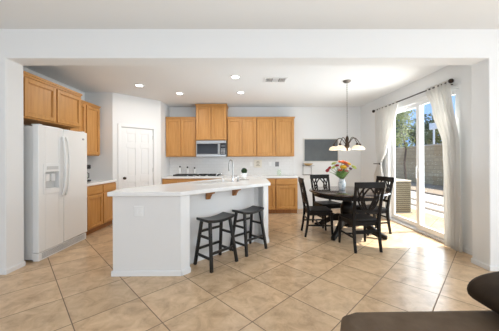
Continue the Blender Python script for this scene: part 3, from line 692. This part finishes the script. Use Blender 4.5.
def blossom(m, kind, P, r_):
    d = Vector((P[0], P[1], P[2] - .12)).normalized(); Q = d.to_track_quat('Z', 'Y').to_matrix().to_4x4(); M0 = Matrix.Translation(P) @ Q
    rings = {'tulip': [(6, 25, 1.1, .55)], 'lily': [(6, 60, 1.2, .42)], 'rose': [(5, 20, .8, .7), (7, 48, 1.0, .65), (8, 72, 1.05, .55)], 'daisy': [(12, 68, 1.1, .3), (9, 42, .85, .3)]}[kind]
    for n_, tilt, ln, wd in rings:
        for k in range(n_):
            M = M0 @ Matrix.Rotation(2 * PI * k / n_ + tilt, 4, 'Z') @ Matrix.Rotation(R(tilt), 4, 'Y')
            nb = 5; L1, L2 = [], []
            for i in range(nb + 1):
                u = i / nb; w_ = r_ * wd * math.sin(PI * min(1, .12 + u * .88)) + .002; z = r_ * ln * u; c = r_ * .22 * math.sin(PI * u)
                L1.append(m.b.verts.new(M @ Vector((c, -w_, z)))); L2.append(m.b.verts.new(M @ Vector((c, w_, z))))
            for i in range(nb): m.b.faces.new((L1[i], L2[i], L2[i + 1], L1[i + 1]))
    m.ball((0, 0, r_ * .25), r_ * .30, 2, M=M0)
for kind, mt, P, lab, r_ in bq:
    t = thing('flower', lab, 'flower', (VX, VY, VZ), 0, 'flowers in the vase on the dining table')
    m = MB(); blossom(m, kind, Vector(P), r_ * 1.2); m.build('blossom', mt, t, fix=False)
    m = MB(); m.tube([(P[0] * .06, P[1] * .06, .03), (P[0] * .12, P[1] * .12, .20), (P[0] * .55, P[1] * .55, .20 + (P[2] - .20) * .62), (P[0] * .97, P[1] * .97, P[2] - .005)], .0035, 6); m.build('stem', STEM, t)
    m = MB()
    for k in range(9):
        a = math.atan2(P[1], P[0]) + random.uniform(-.9, .9); L_ = random.uniform(.10, .19); u0 = random.uniform(.0, .35)
        s0 = Vector((P[0] * (.14 + .4 * u0), P[1] * (.14 + .4 * u0), .20 + (P[2] - .2) * u0)); dd = Vector((math.cos(a) * .55, math.sin(a) * .55, random.uniform(.5, 1.1))).normalized(); sd_ = dd.cross(Vector((0, 0, 1))).normalized(); A, B = [], []
        for i in range(6):
            u = i / 5; c = s0 + dd * L_ * u + Vector((0, 0, -.05 * u * u)); w_ = .019 * math.sin(PI * (.1 + .9 * u)) + .0005; A.append(m.b.verts.new(c - sd_ * w_)); B.append(m.b.verts.new(c + sd_ * w_))
        for i in range(5): m.b.faces.new((A[i], B[i], B[i + 1], A[i + 1]))
    m.build('leaf', LEAF, t, fix=False)

# ------------------------------------------------------------------ chandelier
t = thing('chandelier', 'bronze chandelier with upturned scroll arms and alabaster shades over the table', 'chandelier', (1.80, 4.33, 0))
MB().lathe([(0, 2.695), (.02, 2.697), (.05, 2.708), (.068, 2.722), (.07, 2.738)], seg=24).build('canopy', WIRE, t)
m = MB(); m.tube([(0, 0, 2.70), (0, 0, 1.74)], .003, 8)
for i in range(24): m.lathe([(.0035, -.012), (.007, -.006), (.007, .006), (.0035, .012)], (0, 0, 1.76 + i * .039), 8)
m.build('chain', WIRE, t)
MB().lathe([(0, 1.47), (.012, 1.475), (.02, 1.49), (.012, 1.505), (.03, 1.53), (.042, 1.56), (.034, 1.60), (.022, 1.64), (.03, 1.67), (.026, 1.71), (.010, 1.745), (0, 1.75)], seg=20).build('column', BRONZE, t)
for k in range(5):
    a = R(-90 + 72 * k + 20); d = Vector((math.cos(a), math.sin(a), 0)); ra = .235
    pts = []
    for i in range(15):
        u = i / 14; pts.append(d * (.03 + (ra - .03) * u) + Vector((0, 0, 1.60 + .105 * math.sin(PI * min(1, u * 1.02)) - .0 * u)))
    arm = MB(); arm.tube(pts + [d * ra + Vector((0, 0, 1.585))], .007, 8); ar = arm.build('arm', BRONZE, t)
    MB().lathe([(.012, 1.555), (.022, 1.56), (.022, 1.585), (.010, 1.60), (0, 1.602)], (d.x * ra, d.y * ra, 0), 16).build('lamp_holder', BRONZE, ar)
    sh = MB().lathe([(.070, 1.485), (.083, 1.492), (.086, 1.505), (.074, 1.53), (.052, 1.552), (.020, 1.562), (.018, 1.556), (.048, 1.546), (.068, 1.525), (.078, 1.503), (.068, 1.489)], (d.x * ra, d.y * ra, 0), 24).build('lamp_shade', ALAB, ar)
    MB().ball((d.x * ra, d.y * ra, 1.517), .022, 2).build('bulb', LENS, sh)

lamp('chandelier_light', 'POINT', (1.80, 4.33, 1.42), 2.5, (1, .90, .75), shadow_soft_size=.12)

# ------------------------------------------------------------------ chalkboard and wire rack
t = thing('chalkboard', 'framed grey chalkboard hanging on the wall behind the dining table', 'chalkboard', (1.975, KB - .001, 1.575))
cw_, chh = .90, .585
MB().box(-cw_ / 2, cw_ / 2, -.012, 0, -chh / 2, chh / 2).build('writing_surface', SLATE, t)
m = MB(); f_ = .028
m.box(-cw_ / 2 - f_, -cw_ / 2, -.022, 0, -chh / 2 - f_, chh / 2 + f_); m.box(cw_ / 2, cw_ / 2 + f_, -.022, 0, -chh / 2 - f_, chh / 2 + f_); m.box(-cw_ / 2, cw_ / 2, -.022, 0, chh / 2, chh / 2 + f_); m.box(-cw_ / 2, cw_ / 2, -.022, 0, -chh / 2 - f_, -chh / 2)
m.build('frame', mat('pale_frame', (.74, .72, .68), .5), t, bevel=.003)
t = thing('wire_rack', 'two tier wire rack on the wall below the chalkboard corner', 'rack', (1.60, KB - .11, .92))
m = MB()
for sx in (-.11, .11): m.tube([(sx, .10, -.02), (sx, .10, .30)], .005, 6); m.tube([(sx, .10, .0), (sx, -.08, .0)], .005, 6); m.tube([(sx, .10, .24), (sx, -.08, .24)], .005, 6)
for z in (0, .24):
    for y in (-.08, .0, .08): m.tube([(-.14, y, z), (.14, y, z)], .005, 6)
m.build('frame', WIRE, t)
t = thing('shallow_bowl', 'shallow tan bowl on the upper tier of the wire rack', 'bowl', (1.60, KB - .13, .92 + .246))
MB().lathe([(.05, 0), (.09, .02), (.125, .055), (.118, .055), (.085, .026), (0, .01)], seg=28).build('dish', TAN, t)

# ------------------------------------------------------------------ ceiling lights and vent
rc = [((-2.05, 4.58), 'recessed ceiling light nearest the pantry, leftmost of the four'), ((-1.44, 5.13), 'recessed ceiling light second from the left, in front of the wall cabinets'), ((-.205, 4.12), 'recessed ceiling light nearest the camera, above the island'), ((-.14, 5.07), 'recessed ceiling light behind the one above the island')]
first = None
for (x, y), lab in rc:
    if first is None:
        t = first = thing('recessed_light', lab, 'ceiling light', (x, y, ZC - .0005), 0, 'round recessed ceiling lights')
        MB().lathe([(.062, -.004), (.072, -.010), (.092, -.007), (.095, 0), (.062, 0)], seg=32).build('trim_ring', TRIM, t)
        MB().lathe([(0, -.005), (.062, -.005), (.062, -.001), (0, -.001)], seg=32).build('lens', LENS, t)
    else: dup(first, (x, y, ZC - .0005), 0, lab)
    lamp('downlight', 'AREA', (x, y, ZC - .03), CEIL, (1, .95, .88), shape='DISK', size=.12, dir=(0, 0, -1))
t = thing('ceiling_vent', 'white ceiling air vent with dark louvres beside the recessed lights', 'vent', (.50, 4.27, ZC - .0005))
m = MB(); m.box(-.20, .20, -.13, -.10, -.012, 0); m.box(-.20, .20, .10, .13, -.012, 0); m.box(-.20, -.17, -.10, .10, -.012, 0); m.box(.17, .20, -.10, .10, -.012, 0); m.build('frame', TRIM, t, bevel=.002)
MB().box(-.17, .17, -.10, .10, -.0025, -.0005).build('backing', DARKG, t)
for x0, x1, vert in ((-.165, -.065, 1), (-.055, .055, 0), (.065, .165, 1)):
    for i in range(5):
        m = MB()
        if vert: x = x0 + (x1 - x0) * (i + .5) / 5; m.box(x - .003, x + .003, -.10, .10, -.011, -.003)
        else: y = -.10 + .2 * (i + .5) / 5; m.box(x0, x1, y - .007, y + .007, -.011, -.003)
        m.build('louvre', TRIM, t)
# ------------------------------------------------------------------ curtains
XC = KR - .085
t = thing('curtain_rod', 'dark curtain rod with ball finials above the sliding glass door', 'curtain rod', (XC, 0, 2.455))
MB().tube([(0, 3.52, 0), (0, 5.62, 0)], .011, 12).build('rod', RODM, t)
for y in (3.49, 5.65):
    m = MB(); m.ball((0, y, 0), .034, 3); m.lathe([(.022, -.006), (.022, .006)], (0, 0, 0), 14, M=Matrix.Translation((0, y + (.04 if y < 4 else -.04), 0)) @ Matrix.Rotation(PI / 2, 4, 'X')); m.build('finial', RODM, t)
for y in (3.56, 5.57): MB().tube([(0, y, 0), (0, y, -.03), (.084, y, -.03)], .009, 8).build('bracket', RODM, t)
def curtain(name_label, inner, outer, z0, z1, nf, amp, seg=(90, 48)):
    # inner(z), outer(z): y positions of both edges ; amp(z) fold depth
    m = MB(); nu, nz = seg; g = {}
    for k in range(nz + 1):
        z = z0 + (z1 - z0) * k / nz
        a, b = inner(z), outer(z)
        for i in range(nu + 1):
            u = i / nu; ph = 2 * PI * nf * (u + .02 * math.sin(9 * u))
            x = XC + amp(z) * math.sin(ph) + .006 * math.sin(ph * 2.3 + z * 2) + .004 * math.sin(z * 5 + u * 7)
            g[i, k] = m.b.verts.new((x, a + (b - a) * u, z))
    for k in range(nz):
        for i in range(nu): m.b.faces.new((g[i, k], g[i + 1, k], g[i + 1, k + 1], g[i, k + 1]))
    o = m.build('curtain', CLOTH, fix=False, angle=180)
    s_ = o.modifiers.new('thick', 'SOLIDIFY'); s_.thickness = .0015
    return tag(o, name_label, 'curtain', 'white sheer curtains')
def lerp(pts):
    def f(z):
        for (z0, a), (z1, b) in zip(pts, pts[1:]):
            if z <= z1:
                u = (z - z0) / (z1 - z0); u = u * u * (3 - 2 * u); return a + (b - a) * u
        return pts[-1][1]
    return f
curtain('right white curtain hanging straight down beside the sliding glass door', lerp([(0, 3.62), (1.0, 3.62), (1.5, 3.65), (2.1, 3.84), (2.48, 3.99)]), lerp([(0, 3.32), (1.4, 3.36), (2.48, 3.50)]), .015, 2.48, 6, lambda z: .026)
curtain('left white curtain gathered to the wall by a dark holdback', lerp([(0, 5.22), (.9, 5.24), (1.22, 5.33), (1.5, 5.16), (2.0, 4.86), (2.48, 4.72)]), lerp([(0, 5.66), (.9, 5.60), (1.22, 5.48), (1.7, 5.56), (2.48, 5.57)]), .015, 2.48, 7, lambda z: .024 if z > 1.5 or z < 1 else .018)
t = thing('curtain_holdback', 'small dark holdback gripping the left curtain', 'holdback', (KR, 5.42, 1.22))
m = MB(); m.tube([(-.001, .10, 0), (-.15, .10, 0), (-.165, .08, 0), (-.165, -.11, 0), (-.15, -.13, .0)], .009, 8); m.build('hook', RODM, t)
MB().ball((-.15, -.14, 0), .02, 2).build('knob', RODM, t)

# ------------------------------------------------------------------ sofa in the foreground
t = thing('sofa', 'brown suede sofa in the foreground with a dark rounded armrest', 'sofa', (0, 0, 0))
def soft(m, name, mt, w=.05, seg=5): return m.build(name, mt, t, bevel=w, seg=seg, angle=60)
m = MB(); m.prism([(.47, .35), (.445, 1.16), (.475, 1.225), (.55, 1.255), (2.30, 1.275), (2.30, .35)], .14, .528); soft(m, 'seat_cushion', LEATH, .05, 6)
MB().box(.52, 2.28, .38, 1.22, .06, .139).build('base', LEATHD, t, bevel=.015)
for x, y in ((.58, .44), (.58, 1.16), (2.22, .44), (2.22, 1.16)): MB().lathe([(.022, 0), (.03, .059)], (x, y, 0), 14).build('foot', BLACKW, t)
prof = []
for i in range(40):
    a = 2 * PI * i / 40; c_, s_ = math.cos(a), math.sin(a); prof.append((1.51 + .37 * (abs(c_) ** .55) * (1 if c_ > 0 else -1) + (.13 * s_ * s_ if s_ < 0 else .02 * s_), .625 + .103 * (abs(s_) ** .8) * (1 if s_ > 0 else -1)))
m = MB(); M = Matrix(((1, 0, 0, 0), (0, 0, -1, 0), (0, 1, 0, 0), (0, 0, 0, 1)))
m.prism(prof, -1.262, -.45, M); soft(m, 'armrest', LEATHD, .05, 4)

# ------------------------------------------------------------------ things outdoors
t = thing('air_conditioner', 'tan louvred air conditioner unit on the patio outside the glass door', 'air conditioner', (3.655, 6.2, -.03))
m = MB(); m.box(-.35, .35, -.33, .33, .05, .80); m.build('housing', mat('tan_metal_gap_shade', (.12, .10, .06), .7), t, bevel=.01)  # housing coloured dark to paint shade into the gaps between louvres
MB().box(-.36, .36, -.34, .34, .80, .835).build('top_cover', mat('pale_tan_metal', (.66, .60, .48), .5), t, bevel=.008)
MB().box(-.37, .37, -.35, .35, 0, .05).build('base_pad', mat('pad_grey', (.30, .31, .27), .8), t)
for i in range(14):
    z = .09 + i * .05
    m = MB(); m.beam((-.34, -.338, z), (.34, -.338, z), .012, .022, up=(0, .5, 1)); m.beam((.358, -.31, z), (.358, .31, z), .012, .022, up=(.5, 0, 1)); m.build('louvre', ACM, t)
def leafmesh(m, blobs, n, size):
    for (cx, cy, cz, rx, ry, rz) in blobs:
        for i in range(n):
            a = random.uniform(0, 2 * PI); z = random.uniform(-1, 1); q_ = math.sqrt(1 - z * z); k = random.uniform(.55, 1) ** .5
            N = Vector((q_ * math.cos(a), q_ * math.sin(a), z)); P = Vector((cx + N.x * rx * k, cy + N.y * ry * k, cz + N.z * rz * k))
            N = (N + Vector((random.uniform(-.8, .8), random.uniform(-.8, .8), random.uniform(-.8, .8)))).normalized(); u_ = N.orthogonal().normalized(); v_ = N.cross(u_); s_ = size * random.uniform(.6, 1.3)
            m.b.faces.new([m.b.verts.new(P - u_ * s_), m.b.verts.new(P + v_ * s_ * .5), m.b.verts.new(P + u_ * s_), m.b.verts.new(P - v_ * s_ * .5)])
def tree(label, base_, trunk, tr, blobs, n, size, mt):
    t = thing('tree', label, 'tree', base_, 0, 'trees in the garden')
    MB().tube(trunk, tr, 8).build('trunk', BARK, t)
    m = MB(); leafmesh(m, blobs, n, size); m.build('foliage', mt, t, fix=False, smooth=False); return t
random.seed(5)
def blobs(n, c, s, r): return [(c[0] + random.uniform(-s[0], s[0]), c[1] + random.uniform(-s[1], s[1]), c[2] + random.uniform(-s[2], s[2]), r * random.uniform(.8, 1.25), r * random.uniform(.8, 1.25), r * random.uniform(.7, 1.1)) for _ in range(n)]
tree('large dark tree behind the block wall, seen through the left glass pane', (12.2, 20.5, -.03), [(0, 0, 0), (0, 0, 3.0), (.2, .1, 5.0)], [.2, .16, .07], blobs(16, (0, 0, 4.6), (1.2, 1.6, 2.1), 1.0), 420, .10, FOLB)
tree('olive green tree behind the block wall, seen through the right glass pane', (12.4, 15.9, -.03), [(0, 0, 0), (0, 0, 2.2), (-.1, .1, 3.6)], [.16, .13, .05], blobs(14, (0, 0, 3.2), (.8, 1.5, 1.05), .7), 420, .085, FOLA)
tree('slim young tree with bright leaves on the patio before the block wall', (6.42, 9.75, -.03), [(0, 0, 0), (.04, .03, .6), (-.03, .0, 1.2), (.05, .02, 1.8), (-.05, .1, 2.4), (-.18, .2, 3.0)], [.045, .042, .04, .036, .03, .015], blobs(12, (-.12, .12, 2.75), (.25, .3, .8), .33), 150, .05, FOLC)
t = thing('garden_pole', 'slim pale pole with a crosspiece beyond the block wall', 'pole', (10.45, 13.4, -.03))
MB().tube([(0, 0, 0), (0, 0, 3.35)], .05, 10).build('shaft', POLE, t)
MB().box(-.06, .06, -.28, .28, 3.05, 3.40).build('crosspiece', POLE, t, bevel=.02)
